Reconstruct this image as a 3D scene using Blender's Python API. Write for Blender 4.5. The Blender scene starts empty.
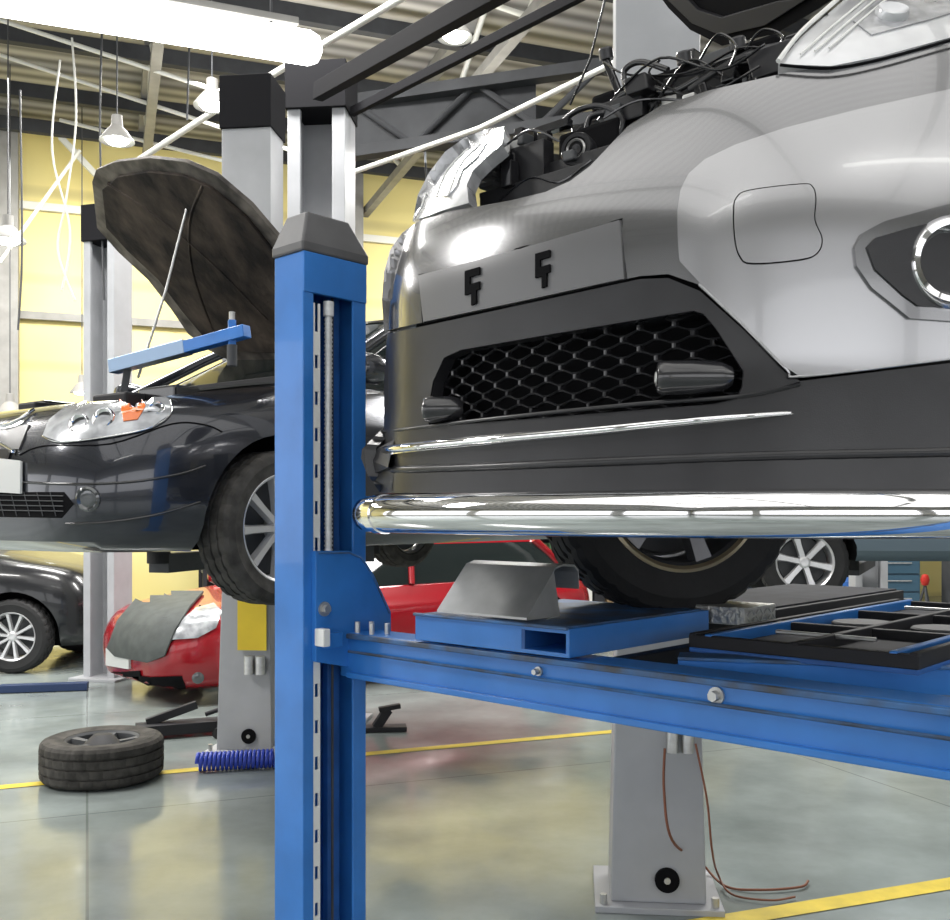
import bpy, bmesh, math, random
from mathutils import Vector, Matrix
from mathutils.bvhtree import BVHTree
random.seed(4)
V=Vector
UP=V((0,0,1))
EYE=V((0,0,1.45)); FP=1000.0; CX=475.0; HY=515.0
LS=.88
def P(px,py,Y): return V(((px-CX)/FP*Y, Y, 1.45+(HY-py)/FP*Y))
def G(px,py): return P(px,py,1450.0/(py-HY))
L=V((.734,-.679,0)); F=V((-.679,-.734,0))
C0=V((.09,2.05,0))
scene=bpy.context.scene
col=scene.collection
# ------------------------------------------------------------ materials
MATS={}
def mat(name,c,metal=0,rough=.5,coat=0,bump=0,bscale=30,var=0,vscale=6,c2=None,emit=None,estr=0,detail=6,spec=None,lo=.35,hi=.68):
    if name in MATS: return MATS[name]
    m=bpy.data.materials.new(name); m.use_nodes=True
    nt=m.node_tree; b=nt.nodes['Principled BSDF']
    b.inputs['Base Color'].default_value=(*c,1); b.inputs['Metallic'].default_value=metal
    b.inputs['Roughness'].default_value=rough; b.inputs['Coat Weight'].default_value=coat
    b.inputs['Coat Roughness'].default_value=.04
    if spec is not None: b.inputs['Specular IOR Level'].default_value=spec
    if emit: 
        b.inputs['Emission Color'].default_value=(*emit,1); b.inputs['Emission Strength'].default_value=estr
    tc=nt.nodes.new('ShaderNodeTexCoord')
    if var>0 or c2:
        n=nt.nodes.new('ShaderNodeTexNoise'); n.inputs['Scale'].default_value=vscale; n.inputs['Detail'].default_value=detail
        nt.links.new(tc.outputs['Object'],n.inputs['Vector'])
        r=nt.nodes.new('ShaderNodeValToRGB')
        r.color_ramp.elements[0].position=lo; r.color_ramp.elements[1].position=hi
        d=c2 if c2 else tuple(max(0,x*(1-var)) for x in c)
        r.color_ramp.elements[0].color=(*d,1); r.color_ramp.elements[1].color=(*c,1)
        nt.links.new(n.outputs['Fac'],r.inputs['Fac']); nt.links.new(r.outputs['Color'],b.inputs['Base Color'])
    if bump>0:
        n=nt.nodes.new('ShaderNodeTexNoise'); n.inputs['Scale'].default_value=bscale; n.inputs['Detail'].default_value=4
        nt.links.new(tc.outputs['Object'],n.inputs['Vector'])
        bp=nt.nodes.new('ShaderNodeBump'); bp.inputs['Strength'].default_value=bump; bp.inputs['Distance'].default_value=.01
        nt.links.new(n.outputs['Fac'],bp.inputs['Height']); nt.links.new(bp.outputs['Normal'],b.inputs['Normal'])
    MATS[name]=m; return m
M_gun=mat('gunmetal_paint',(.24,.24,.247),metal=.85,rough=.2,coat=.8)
M_gunlit=mat('gunmetal_paint_lit',(.40,.40,.41),metal=.85,rough=.26,coat=.7)  # same gunmetal paint, lightened to paint in the light reflected on the wing
M_satin=mat('satin_grey_plastic',(.16,.16,.165),metal=.3,rough=.32)
M_plast=mat('black_textured_plastic',(.024,.024,.027),rough=.28,bump=.05,bscale=400,var=.3,vscale=8)
M_gloss=mat('gloss_black',(.012,.012,.014),rough=.18,coat=.6)
M_mesh=mat('grille_black',(.022,.022,.025),rough=.24,coat=.7)
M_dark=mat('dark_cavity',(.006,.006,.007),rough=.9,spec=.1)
M_chrome=mat('chrome',(.88,.88,.89),metal=1,rough=.045)
M_steel=mat('brushed_steel',(.62,.62,.61),metal=.8,rough=.35,var=.25,vscale=25)
M_zinc=mat('zinc_screw',(.66,.67,.68),metal=.3,rough=.4,var=.2,vscale=60)
M_galv=mat('galvanised_plate',(.46,.47,.47),metal=.6,rough=.4,var=.2,vscale=12)
M_blue=mat('blue_lift_paint',(.035,.21,.64),rough=.34,coat=.3,c2=(.028,.175,.54),vscale=7)
M_bluedk=mat('blue_lift_inner',(.02,.12,.42),rough=.5,var=.35,vscale=9)
M_bluetop=mat('worn_blue_top',(.05,.18,.45),rough=.5,c2=(.06,.07,.09),vscale=10)
M_cap=mat('grey_cap_plastic',(.11,.11,.115),rough=.45,var=.2,vscale=10)
M_grey=mat('grey_lift_paint',(.42,.43,.45),rough=.42,var=.12,vscale=5)
M_greydk=mat('dark_grey_steel',(.07,.074,.08),rough=.6,var=.3)
M_girder=mat('girder_grey_steel',(.05,.052,.056),rough=.7,var=.2,spec=.2)
M_rail=mat('black_crane_rail',(.014,.014,.016),rough=.8,spec=.08)
M_blacks=mat('black_steel',(.02,.02,.023),rough=.6,spec=.3)
M_rub=mat('tyre_rubber',(.014,.014,.015),rough=.7,var=.35,vscale=14,bump=.2,bscale=90)
M_rubd=mat('dusty_tyre_rubber',(.085,.080,.073),rough=.85,c2=(.04,.038,.035),vscale=14,bump=.2,bscale=90,spec=.2)
M_alloy=mat('alloy_wheel',(.62,.62,.63),metal=.6,rough=.32)
M_alloyd=mat('alloy_wheel_shaded',(.17,.17,.18),metal=.6,rough=.35)  # alloy wheel colour, darkened to paint in the shade under the car
M_brass=mat('rim_edge_gold',(.70,.58,.38),metal=.8,rough=.3)
M_carblk=mat('black_car_paint',(.035,.038,.048),metal=.5,rough=.2,coat=1)
M_carred=mat('red_car_paint',(.30,.003,.010),metal=.1,rough=.25,coat=.6)
M_glassd=mat('dark_window_glass',(.015,.02,.02),rough=.06,spec=.4)
M_lamp=mat('headlight_lens',(.62,.64,.67),metal=.45,rough=.14,coat=1,var=.35,vscale=9,detail=2)
M_haze=mat('hazy_headlight_lens',(.72,.73,.75),metal=.25,rough=.25,coat=1,var=.25,vscale=7,detail=3)
M_clear=mat('clear_headlight_unit',(.56,.58,.60),metal=.3,rough=.2,coat=1,c2=(.30,.31,.33),vscale=13,detail=3)
M_lampin=mat('headlight_dark_housing',(.10,.105,.11),metal=.5,rough=.15,coat=1)
M_lampmid=mat('headlight_mid_housing',(.42,.43,.45),metal=.5,rough=.2,coat=1)
M_amber=mat('amber_lens',(.85,.18,.02),rough=.15,coat=1)
M_white=mat('white_plastic',(.8,.8,.78),rough=.4)
M_yel=mat('yellow_sticker',(.85,.62,.03),rough=.5,var=.1)
M_ins=mat('hood_underside',(.085,.066,.052),rough=.8,c2=(.012,.010,.010),vscale=5,bump=.5,bscale=22,spec=.2,lo=.40,hi=.72)
M_bare=mat('hood_inner_rim',(.17,.15,.13),rough=.6,c2=(.03,.026,.024),vscale=9,spec=.3)
M_tube=mat('lamp_tube_glow',(1,1,1),emit=(1,.99,.95),estr=6)
M_bulb=mat('lamp_bulb_glow',(1,1,1),emit=(.97,1,.93),estr=10)
M_coverm=mat('grey_fender_cover',(.075,.085,.082),rough=.7,var=.3,vscale=10)
M_orange=mat('brown_cable_rubber',(.20,.07,.035),rough=.6)
M_hose=mat('blue_air_hose',(.02,.05,.40),rough=.35)
M_redp=mat('red_plastic',(.5,.03,.02),rough=.4)
M_pwhite=mat('white_pipe_paint',(.66,.66,.61),rough=.5)
M_beam=mat('roof_steel_grey',(.27,.265,.25),rough=.6,var=.2)
M_plate=mat('licence_plate_white',(.6,.61,.6),rough=.4)
def floor_mat():
    m=bpy.data.materials.new('epoxy_floor'); m.use_nodes=True; nt=m.node_tree; b=nt.nodes['Principled BSDF']
    tc=nt.nodes.new('ShaderNodeTexCoord')
    n=nt.nodes.new('ShaderNodeTexNoise'); n.inputs['Scale'].default_value=1.3; n.inputs['Detail'].default_value=9; n.inputs['Roughness'].default_value=.6
    nt.links.new(tc.outputs['Object'],n.inputs['Vector'])
    r=nt.nodes.new('ShaderNodeValToRGB'); r.color_ramp.elements[0].position=.34; r.color_ramp.elements[1].position=.66
    r.color_ramp.elements[0].color=(.18,.205,.198,1); r.color_ramp.elements[1].color=(.29,.33,.32,1)
    nt.links.new(n.outputs['Fac'],r.inputs['Fac'])
    br=nt.nodes.new('ShaderNodeTexBrick'); br.inputs['Scale'].default_value=1; br.inputs['Mortar Size'].default_value=.006
    br.inputs['Brick Width'].default_value=4; br.inputs['Row Height'].default_value=2.6; br.offset=0
    br.inputs['Color1'].default_value=(1,1,1,1); br.inputs['Color2'].default_value=(1,1,1,1); br.inputs['Mortar'].default_value=(.65,.65,.63,1)
    mp=nt.nodes.new('ShaderNodeMapping'); mp.inputs['Rotation'].default_value=(0,0,-.37)
    nt.links.new(tc.outputs['Object'],mp.inputs['Vector']); nt.links.new(mp.outputs['Vector'],br.inputs['Vector'])
    mx=nt.nodes.new('ShaderNodeMix'); mx.data_type='RGBA'; mx.blend_type='MULTIPLY'; mx.inputs['Factor'].default_value=1
    nt.links.new(r.outputs['Color'],mx.inputs[6]); nt.links.new(br.outputs['Color'],mx.inputs[7]); nt.links.new(mx.outputs[2],b.inputs['Base Color'])
    n2=nt.nodes.new('ShaderNodeTexNoise'); n2.inputs['Scale'].default_value=3; n2.inputs['Detail'].default_value=7
    nt.links.new(tc.outputs['Object'],n2.inputs['Vector'])
    mr=nt.nodes.new('ShaderNodeMapRange'); mr.inputs['From Min'].default_value=.3; mr.inputs['From Max'].default_value=.7
    mr.inputs['To Min'].default_value=.08; mr.inputs['To Max'].default_value=.22
    nt.links.new(n2.outputs['Fac'],mr.inputs['Value']); nt.links.new(mr.outputs['Result'],b.inputs['Roughness'])
    b.inputs['Specular IOR Level'].default_value=.42
    return m
def wall_mat():
    m=bpy.data.materials.new('yellow_wall_panels'); m.use_nodes=True; nt=m.node_tree; b=nt.nodes['Principled BSDF']
    tc=nt.nodes.new('ShaderNodeTexCoord')
    w=nt.nodes.new('ShaderNodeTexWave'); w.wave_type='BANDS'; w.bands_direction='Z'; w.inputs['Scale'].default_value=.28; w.inputs['Distortion'].default_value=0
    nt.links.new(tc.outputs['Object'],w.inputs['Vector'])
    r=nt.nodes.new('ShaderNodeValToRGB'); r.color_ramp.elements[0].position=0; r.color_ramp.elements[1].position=.06
    r.color_ramp.elements[0].color=(.42,.32,.08,1); r.color_ramp.elements[1].color=(.72,.58,.17,1)
    nt.links.new(w.outputs['Fac'],r.inputs['Fac'])
    n=nt.nodes.new('ShaderNodeTexNoise'); n.inputs['Scale'].default_value=.7
    nt.links.new(tc.outputs['Object'],n.inputs['Vector'])
    mx=nt.nodes.new('ShaderNodeMix'); mx.data_type='RGBA'; mx.blend_type='MIX'
    nt.links.new(n.outputs['Fac'],mx.inputs[0]); nt.links.new(r.outputs['Color'],mx.inputs[6]); mx.inputs[7].default_value=(.74,.68,.36,1)
    nt.links.new(mx.outputs[2],b.inputs['Base Color']); b.inputs['Roughness'].default_value=.6
    return m
def ceil_mat():
    m=bpy.data.materials.new('corrugated_deck'); m.use_nodes=True; nt=m.node_tree; b=nt.nodes['Principled BSDF']
    tc=nt.nodes.new('ShaderNodeTexCoord'); mp=nt.nodes.new('ShaderNodeMapping'); mp.inputs['Rotation'].default_value=(0,0,-.35)
    w=nt.nodes.new('ShaderNodeTexWave'); w.inputs['Scale'].default_value=1.3; w.bands_direction='Y'
    nt.links.new(tc.outputs['Object'],mp.inputs['Vector']); nt.links.new(mp.outputs['Vector'],w.inputs['Vector'])
    r=nt.nodes.new('ShaderNodeValToRGB'); r.color_ramp.elements[0].color=(.17,.165,.155,1); r.color_ramp.elements[1].color=(.46,.45,.43,1)
    nt.links.new(w.outputs['Fac'],r.inputs['Fac']); nt.links.new(r.outputs['Color'],b.inputs['Base Color']); b.inputs['Roughness'].default_value=.6
    return m
M_floor=floor_mat(); M_wall=wall_mat(); M_ceil=ceil_mat()
M_wallg=mat('light_grey_wall',(.42,.42,.41),rough=.6,var=.1)
# ------------------------------------------------------------ object helpers
def adopt(o,parent):
    if parent is not None:
        o.parent=parent; o.matrix_parent_inverse=Matrix.Translation(-V(parent.location)) if parent.type=='EMPTY' else Matrix.Identity(4)
def tag(o,label,cat,group=None,kind=None):
    o['label']=label; o['category']=cat
    if group:o['group']=group
    if kind:o['kind']=kind
    return o
def root(name,loc,label,cat,group=None):
    e=bpy.data.objects.new(name,None); e.location=loc; e.empty_display_size=.1; col.objects.link(e); tag(e,label,cat,group); return e
def mk(name,verts,faces,m,parent=None,smooth=False,sharp=35,bevel=0,label=None,recalc=True):
    me=bpy.data.meshes.new(name); me.from_pydata([tuple(v) for v in verts],[],faces)
    if recalc:
        bm=bmesh.new(); bm.from_mesh(me); bmesh.ops.recalc_face_normals(bm,faces=bm.faces); bm.to_mesh(me); bm.free()
    return fin(name,me,m,parent,smooth,sharp,bevel,label)
def fin(name,me,m,parent=None,smooth=False,sharp=35,bevel=0,label=None):
    o=bpy.data.objects.new(name,me); col.objects.link(o)
    if m is not None: me.materials.append(m)
    if smooth:
        me.polygons.foreach_set('use_smooth',[True]*len(me.polygons))
        if sharp: me.set_sharp_from_angle(angle=math.radians(sharp))
    if bevel>0:
        b=o.modifiers.new('bevel','BEVEL'); b.width=bevel; b.segments=2; b.limit_method='ANGLE'; b.angle_limit=math.radians(40)
    adopt(o,parent)
    if label:o['label']=label
    return o
def boxdata(c,a,b,h):
    vs=[c+sa*a+sb*b+sh*h for sa in(-1,1) for sb in(-1,1) for sh in(-1,1)]
    fs=[(0,1,3,2),(4,6,7,5),(0,4,5,1),(2,3,7,6),(0,2,6,4),(1,5,7,3)]
    return vs,fs
def box(name,c,a,b,h,m,parent=None,bevel=.003,label=None):
    v,f=boxdata(V(c),V(a),V(b),V(h)); return mk(name,v,f,m,parent,bevel=bevel,label=label)
def boxes(name,lst,m,parent=None,bevel=.002,label=None):
    vs=[];fs=[]
    for c,a,b,h in lst:
        v,f=boxdata(V(c),V(a),V(b),V(h)); n=len(vs); vs+=v; fs+=[tuple(i+n for i in q) for q in f]
    return mk(name,vs,fs,m,parent,bevel=bevel,label=label)
def bar(name,p,q,w,h,m,parent=None,bevel=.003,label=None,up=UP):
    p=V(p);q=V(q);d=(q-p); l=d.length; d.normalize(); s=d.cross(up)
    if s.length<1e-4: s=d.cross(V((1,0,0)))
    s.normalize(); u=s.cross(d)
    return box(name,(p+q)/2,d*l/2,s*w/2,u*h/2,m,parent,bevel,label)
def prism(name,pts,depthvec,m,parent=None,bevel=.002,label=None,smooth=False):
    n=len(pts); vs=[V(p) for p in pts]+[V(p)+V(depthvec) for p in pts]
    fs=[tuple(range(n)),tuple(range(2*n-1,n-1,-1))]+[(i,(i+1)%n,(i+1)%n+n,i+n) for i in range(n)]
    return mk(name,vs,fs,m,parent,bevel=bevel,label=label,smooth=smooth)
def catmull(pts,res=6,closed=False):
    pts=[V(p) for p in pts]; n=len(pts); out=[]
    rng=n if closed else n-1
    for i in range(rng):
        if closed: p0,p1,p2,p3=pts[i-1],pts[i],pts[(i+1)%n],pts[(i+2)%n]
        else: p0,p1,p2,p3=pts[max(i-1,0)],pts[i],pts[i+1],pts[min(i+2,n-1)]
        for k in range(res):
            t=k/res; out.append(.5*((2*p1)+(-p0+p2)*t+(2*p0-5*p1+4*p2-p3)*t*t+(-p0+3*p1-3*p2+p3)*t**3))
    if not closed: out.append(pts[-1])
    return out
def tubedata(pts,r,seg=10,closed=False):
    pts=[V(p) for p in pts]; n=len(pts); vs=[];fs=[]
    t0=(pts[1]-pts[0]).normalized(); nrm=t0.orthogonal().normalized()
    for i in range(n):
        if closed: t=(pts[(i+1)%n]-pts[i-1]).normalized()
        else: t=(pts[min(i+1,n-1)]-pts[max(i-1,0)]).normalized()
        nrm=(nrm-t*nrm.dot(t)); nrm.normalize(); b=t.cross(nrm)
        if isinstance(r,(list,tuple)):
            q=i*(len(r)-1)/max(n-1,1); q0=min(int(q),len(r)-1); q1=min(q0+1,len(r)-1); rr=r[q0]+(r[q1]-r[q0])*(q-q0)
        else: rr=r
        for k in range(seg):
            a=2*math.pi*k/seg; vs.append(pts[i]+(nrm*math.cos(a)+b*math.sin(a))*rr)
    for i in range(n if closed else n-1):
        j=(i+1)%n
        for k in range(seg):
            fs.append((i*seg+k,i*seg+(k+1)%seg,j*seg+(k+1)%seg,j*seg+k))
    if not closed:
        fs.append(tuple(range(seg-1,-1,-1))); fs.append(tuple((n-1)*seg+k for k in range(seg)))
    return vs,fs
def tube(name,pts,r,m,parent=None,seg=10,smooth=True,res=0,closed=False,label=None):
    if res: pts=catmull(pts,res,closed)
    v,f=tubedata(pts,r,seg,closed); return mk(name,v,f,m,parent,smooth=True,sharp=60,label=label)
def tubes(name,lst,m,parent=None,seg=8,label=None):
    vs=[];fs=[]
    for pts,r in lst:
        v,f=tubedata(pts,r,seg); n=len(vs); vs+=v; fs+=[tuple(i+n for i in q) for q in f]
    return mk(name,vs,fs,m,parent,smooth=True,sharp=60,label=label)
def lathedata(prof,o,axis,seg=48,mod=None):
    axis=V(axis).normalized(); a=axis.orthogonal().normalized()
    if abs(axis.z)<.9:
        a=(UP-axis*axis.z).normalized()
    b=axis.cross(a); vs=[];fs=[]; n=len(prof); o=V(o)
    for k in range(seg):
        t=2*math.pi*k/seg; d=a*math.cos(t)+b*math.sin(t)
        for i,(r,h) in enumerate(prof):
            rr=r if mod is None else mod(k,i,r)
            vs.append(o+d*rr+axis*h)
    for k in range(seg):
        j=(k+1)%seg
        for i in range(n-1): fs.append((k*n+i,k*n+i+1,j*n+i+1,j*n+i))
    return vs,fs
def lathe(name,prof,o,axis,m,parent=None,seg=48,mod=None,sharp=35,label=None):
    v,f=lathedata(prof,o,axis,seg,mod); return mk(name,v,f,m,parent,smooth=True,sharp=sharp,label=label)
def wheel(c,axis,R,w,m_t,m_r,parent,spokes=7,rr=.66,seg=120,name='wheel',m_edge=None):
    c=V(c); ax=V(axis).normalized(); Rr=R*rr
    a=(UP-ax*ax.z)
    if a.length<.1: a=V((1,0,0))
    a.normalize(); b=ax.cross(a)
    prof=[(Rr*.97,-w*.46),(Rr*1.02,-w*.5),(Rr*1.1,-w*.5),(R*.86,-w*.54),(R*.95,-w*.49),(R*.99,-w*.41)]
    for g in(-.24,0,.24):
        prof+=[(R*1.0,(g-.03)*w),(R*.97,(g-.022)*w),(R*.97,(g+.022)*w),(R*1.0,(g+.03)*w)]
    prof+=[(R*.99,w*.41),(R*.95,w*.49),(R*.86,w*.54),(Rr*1.1,w*.5),(Rr*1.02,w*.5),(Rr*.97,w*.46)]
    np_=len(prof)
    def mod(k,i,r):
        if 4<=i<=np_-5 and (k+(i//4)*1)%4==0: return r*.982
        return r
    h=w*.5
    v,f=lathedata([(Rr*.97,-h*.9),(Rr,-h*.95),(Rr*.9,-h*.7),(Rr*.88,h*.3),(Rr*.93,h*.86),(Rr*.985,h*.98),(Rr*1.02,h*.93),(Rr*.99,h*.8)],c,ax,64)
    def addv(vv,ff):
        n=len(v); v.extend(vv); f.extend([tuple(i+n for i in q) for q in ff])
    vv,ff=lathedata([(0,h*.82),(Rr*.13,h*.84),(Rr*.2,h*.76),(Rr*.24,h*.45),(Rr*.24,h*.2)],c,ax,32); addv(vv,ff)
    for s in range(spokes):
        t=2*math.pi*(s+.3)/spokes; d=a*math.cos(t)+b*math.sin(t); e=ax.cross(d)
        w0=Rr*.085*5/max(spokes,5)*1.5; w1=w0*1.3
        pts=[]
        for (r,hh,ww) in((Rr*.16,h*.72,w0),(Rr*.6,h*.80,w0),(Rr*.93,h*.88,w1)):
            for sx in(-1,1): pts.append(c+d*r+ax*hh+e*ww*sx*.75)
            for sx in(1,-1): pts.append(c+d*r+ax*(hh-.03)+e*ww*sx*1.1)
        ff=[]
        for q in range(2):
            o=q*4
            for k in range(4): ff.append((o+k,o+(k+1)%4,o+4+(k+1)%4,o+4+k))
        ff+=[(3,2,1,0),(8,9,10,11)]; addv(pts,ff)
    rim=mk(name,v,f,m_r,parent,smooth=True,sharp=30)
    ty=lathe('tyre',prof,c,ax,m_t,None,seg=seg,mod=mod,sharp=25); ty.parent=rim
    dk=lathe('brake_disc',[(0,-h*.1),(Rr*.82,-h*.1),(Rr*.87,-h*.3),(0,-h*.3)],c,ax,M_greydk,None,seg=32); dk.parent=rim
    if m_edge:
        e=lathe('rim_edge',[(Rr*.96,h*.98),(Rr*1.0,h*1.04),(Rr*1.04,h*1.02),(Rr*1.05,h*.9)],c,ax,m_edge,None,seg=64); e.parent=rim
    return rim
# ------------------------------------------------------------ conforming panels
def panel(name,poly,mp,off,thick,m,parent=None,g=14,holes=(),bevel=.0015,label=None,rnd=0,sharp=38):
    def ring(pp):
        if rnd: return [ (p.x,p.y) for p in catmull([V((x,y,0)) for x,y in pp],rnd,True)]
        return pp
    bm=bmesh.new(); edges=[]
    for pp in [poly]+list(holes):
        pp=ring(pp) if pp is poly else pp
        vs=[bm.verts.new((x,y,0)) for x,y in pp]
        for i in range(len(vs)): edges.append(bm.edges.new((vs[i],vs[(i+1)%len(vs)])))
    bmesh.ops.triangle_fill(bm,use_beauty=True,use_dissolve=False,edges=edges)
    xs=[v.co.x for v in bm.verts]; ys=[v.co.y for v in bm.verts]
    def cut(lo,hi,no):
        k=math.floor(lo/g)*g+g*.5
        while k<hi:
            if k>lo+.5 and k<hi-.5:
                co=V((k,0,0)) if no.x else V((0,k,0))
                bmesh.ops.bisect_plane(bm,geom=bm.verts[:]+bm.edges[:]+bm.faces[:],dist=.01,plane_co=co,plane_no=no)
            k+=g
    cut(min(xs),max(xs),V((1,0,0))); cut(min(ys),max(ys),V((0,1,0)))
    bmesh.ops.remove_doubles(bm,verts=bm.verts[:],dist=.05)
    keep=set(bm.verts[:])
    bmesh.ops.extrude_face_region(bm,geom=bm.faces[:])
    cache={}
    bm.verts.index_update()
    vn=[None]*len(bm.verts)
    for v in bm.verts:
        k=(round(v.co.x,3),round(v.co.y,3))
        if k not in cache: cache[k]=mp(k[0],k[1])
        p,n=cache[k]
        if v in keep: v.co=p+n*(off-thick)
        else: v.co=p+n*off; vn[v.index]=n
    bmesh.ops.recalc_face_normals(bm,faces=bm.faces[:])
    for q in bm.faces: q.normal_update()
    s=0
    for q in bm.faces:
        if all(vn[v.index] is not None for v in q.verts):
            s+=q.normal.dot(vn[q.verts[0].index])*q.calc_area()
    if s<0: bmesh.ops.reverse_faces(bm,faces=bm.faces[:])
    me=bpy.data.meshes.new(name); bm.to_mesh(me); bm.free()
    if mp is smap:
        o=fin(name,me,m,parent,True,0,0,label)
        ln=[None]*len(me.loops)
        for pl in me.polygons:
            front=all(vn[i] is not None for i in pl.vertices)
            for li in pl.loop_indices:
                vi=me.loops[li].vertex_index
                ln[li]=tuple(vn[vi]) if front else tuple(pl.normal)
        me.normals_split_custom_set(ln)
        return o
    return fin(name,me,m,parent,True,sharp,bevel,label)
def plane_map(p0,p1,p2):
    n=(p1-p0).cross(p2-p0).normalized()
    if n.dot(EYE-p0)<0:n=-n
    def f(px,py):
        d=V(((px-CX)/FP,1,(HY-py)/FP)); t=n.dot(p0-EYE)/n.dot(d); return EYE+d*t,n
    return f
def bvh_map(bvh,Yfall):
    def f(px,py):
        d=V(((px-CX)/FP,1,(HY-py)/FP)).normalized()
        h=bvh.ray_cast(EYE,d)
        if h[0] is None:
            q=EYE+d*(Yfall/d.y); h=bvh.find_nearest(q)
            return h[0],h[1]
        n=h[1]
        if n.dot(d)>0:n=-n
        return h[0],n
    return f
# ------------------------------------------------------------ SUV surface
def S(u,z):
    a=abs(u)
    v=-.30*u*u-1.2*max(0,a-.35)**2-9*max(0,a-.88)**2
    if z>1.95: v-=1.25*(z-1.95)**2
    if z<1.72: v+=.10*(1.72-z)
    return v
def loc(u,v,z): 
    p=C0+L*u+F*v; return V((p.x,p.y,z))
def smap(px,py):
    kx=(px-CX)/FP; kz=(HY-py)/FP
    def ev(Y):
        dx=kx*Y-C0.x; dy=Y-C0.y; u=dx*L.x+dy*L.y; v=dx*F.x+dy*F.y; z=1.45+kz*Y
        return v-S(u,z),u,z
    Y=1.2; best=(9,Y); prev=Y; hit=None
    while Y<3.4:
        f,u,z=ev(Y)
        if f<=0: hit=(prev,Y); break
        if f<best[0]: best=(f,Y)
        prev=Y; Y+=.03
    if hit:
        a,b=hit
        for _ in range(18):
            c=(a+b)/2
            if ev(c)[0]>0:a=c
            else:b=c
        Y=(a+b)/2
    else: Y=best[1]
    f,u,z=ev(Y)
    e=.02
    n=F-L*((S(u+e,z)-S(u-e,z))/(2*e))-UP*((S(u,z+e)-S(u,z-e))/(2*e)); n=V(n).normalized()
    return V((kx*Y,Y,1.45+kz*Y)),n
def seam(name,pts,off,r,m,parent,mp=smap,res=5,closed=False,seg=6,label=None):
    pp=catmull([V((x,y,0)) for x,y in pts],res,closed) if res else [V((x,y,0)) for x,y in pts]
    out=[]
    for q in pp:
        p,n=mp(q.x,q.y); out.append(p+n*off)
    return tube(name,out,r,m,parent,seg=seg,closed=closed,label=label)
def PV(px,py,v):
    k=(px-CX)/FP; bx=C0.x+v*F.x; by=C0.y+v*F.y
    u=(k*by-bx)/(L.x-k*L.y); Y=by+u*L.y
    return V((k*Y,Y,1.45+(HY-py)/FP*Y))
# ============================================================ ROOM
A_=V((.94,.342,0)); B_=V((-.342,.94,0))
def R(a,b,z=0): return A_*a+B_*b+UP*z
def struct(o): o['kind']='structure'; return o
HZ=6.5
struct(mk('floor',[R(-13,-9),R(14,-9),R(14,15.2),R(-13,15.2)],[(0,1,2,3)],M_floor,recalc=False))
struct(box('ceiling',R(.5,3.1,HZ+.1),A_*13.5,B_*12.1,UP*.1,M_ceil,bevel=0))
def wallbox(n,a0,a1,b0,b1,z0,z1,m=M_wall): return struct(box(n,R((a0+a1)/2,(b0+b1)/2,(z0+z1)/2),A_*(a1-a0)/2,B_*(b1-b0)/2,UP*(z1-z0)/2,m,bevel=0))
BW=14.0
wallbox('wall_back',-13,14,BW,BW+.2,0,HZ)
L_=[]
for b in(-9,-1.5,6,13): L_.append((R(-13.1,b+.3,3.2),A_*.1,B_*.3,UP*3.2))
L_.append((R(-13.1,2.5,5.5),A_*.1,B_*11.5,UP*.99)); L_.append((R(-13.1,2.5,.3),A_*.1,B_*11.5,UP*.3))
struct(boxes('wall_left',L_,M_wallg,bevel=0))  # unseen side; bays left open to bring daylight onto the near car
wallbox('wall_right',14,14.2,-9,BW,0,HZ,M_wallg)
L_=[]
for a in(-13,-4.5,4.5,13): L_.append((R(a+.3,-9,2.4),A_*.3,B_*.12,UP*2.4))
L_.append((R(.5,-9,5.35),A_*13.5,B_*.12,UP*1.15)); L_.append((R(.5,-9,.5),A_*13.5,B_*.12,UP*.5))
struct(boxes('wall_front',L_,M_wallg,bevel=0))  # unseen wall; strips and openings added to give the chrome its reflections
M_line=mat('yellow_floor_paint',(.72,.55,.04),rough=.45,var=.25,vscale=9)
def fline(p,q,w):
    p=V(p);q=V(q); d=(q-p).normalized(); s=V((-d.y,d.x,0))*w/2
    o=mk('floor_marking',[p-s,q-s,q+s,p+s],[(0,1,2,3)],M_line,recalc=False)
    for v in o.data.vertices: v.co.z=.003
    return tag(o,'yellow painted bay line on the glossy floor','floor marking','yellow bay lines')
fline(G(-60,793),G(600,733)+(G(600,733)-G(-60,793))*.05,.085)
d=(G(950,884)-G(750,917)); fline(G(750,917)-d*.5,G(950,884)+d*2,.10)
for z in(2.6,4.0,5.4):
    tag(bar('wall_rail',R(-12.9,BW-.06,z),R(13.9,BW-.06,z),.06,.10,M_pwhite if z!=4.0 else M_beam),'long painted steel rail along the yellow wall','rail','wall rails')
for a in(-9.5,-5.2,-1.2,3.2,7.5,11):
    tag(bar('wall_column',R(a,BW-.24,0),R(a,BW-.24,HZ-.01),.22,.22,M_beam,up=A_),'grey steel column standing against the yellow wall','column','steel wall columns')
for a,s in((-7.2,1),(-3.2,-1),(1.2,1)):
    tag(bar('wall_brace',R(a-1.8*s,BW-.42,6.2),R(a+1.6*s,BW-.42,2.7),.07,.07,M_pwhite),'thin diagonal steel brace on the yellow wall','brace','wall braces')
for i,a in enumerate((-8.5,-5.5,-2.6,.4,3.4,6.4)):
    t=root('roof_truss',R(a,6,6.2),'grey steel lattice roof truss under the deck','truss','roof trusses')
    bar('truss_top_chord',R(a,-6,6.42),R(a,BW-.05,6.42),.14,.14,M_beam,t)
    bar('truss_bottom_chord',R(a,-6,5.75),R(a,BW-.05,5.75),.10,.10,M_beam,t)
    lst=[]
    b=4.0; s=1
    while b<BW-1.2:
        z0,z1=(5.78,6.38) if s>0 else (6.38,5.78); lst.append(([R(a,b,z0),R(a,b+1,z1)],.03)); b+=1; s=-s
    tubes('truss_web',lst,M_pwhite,t,seg=6)
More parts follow.
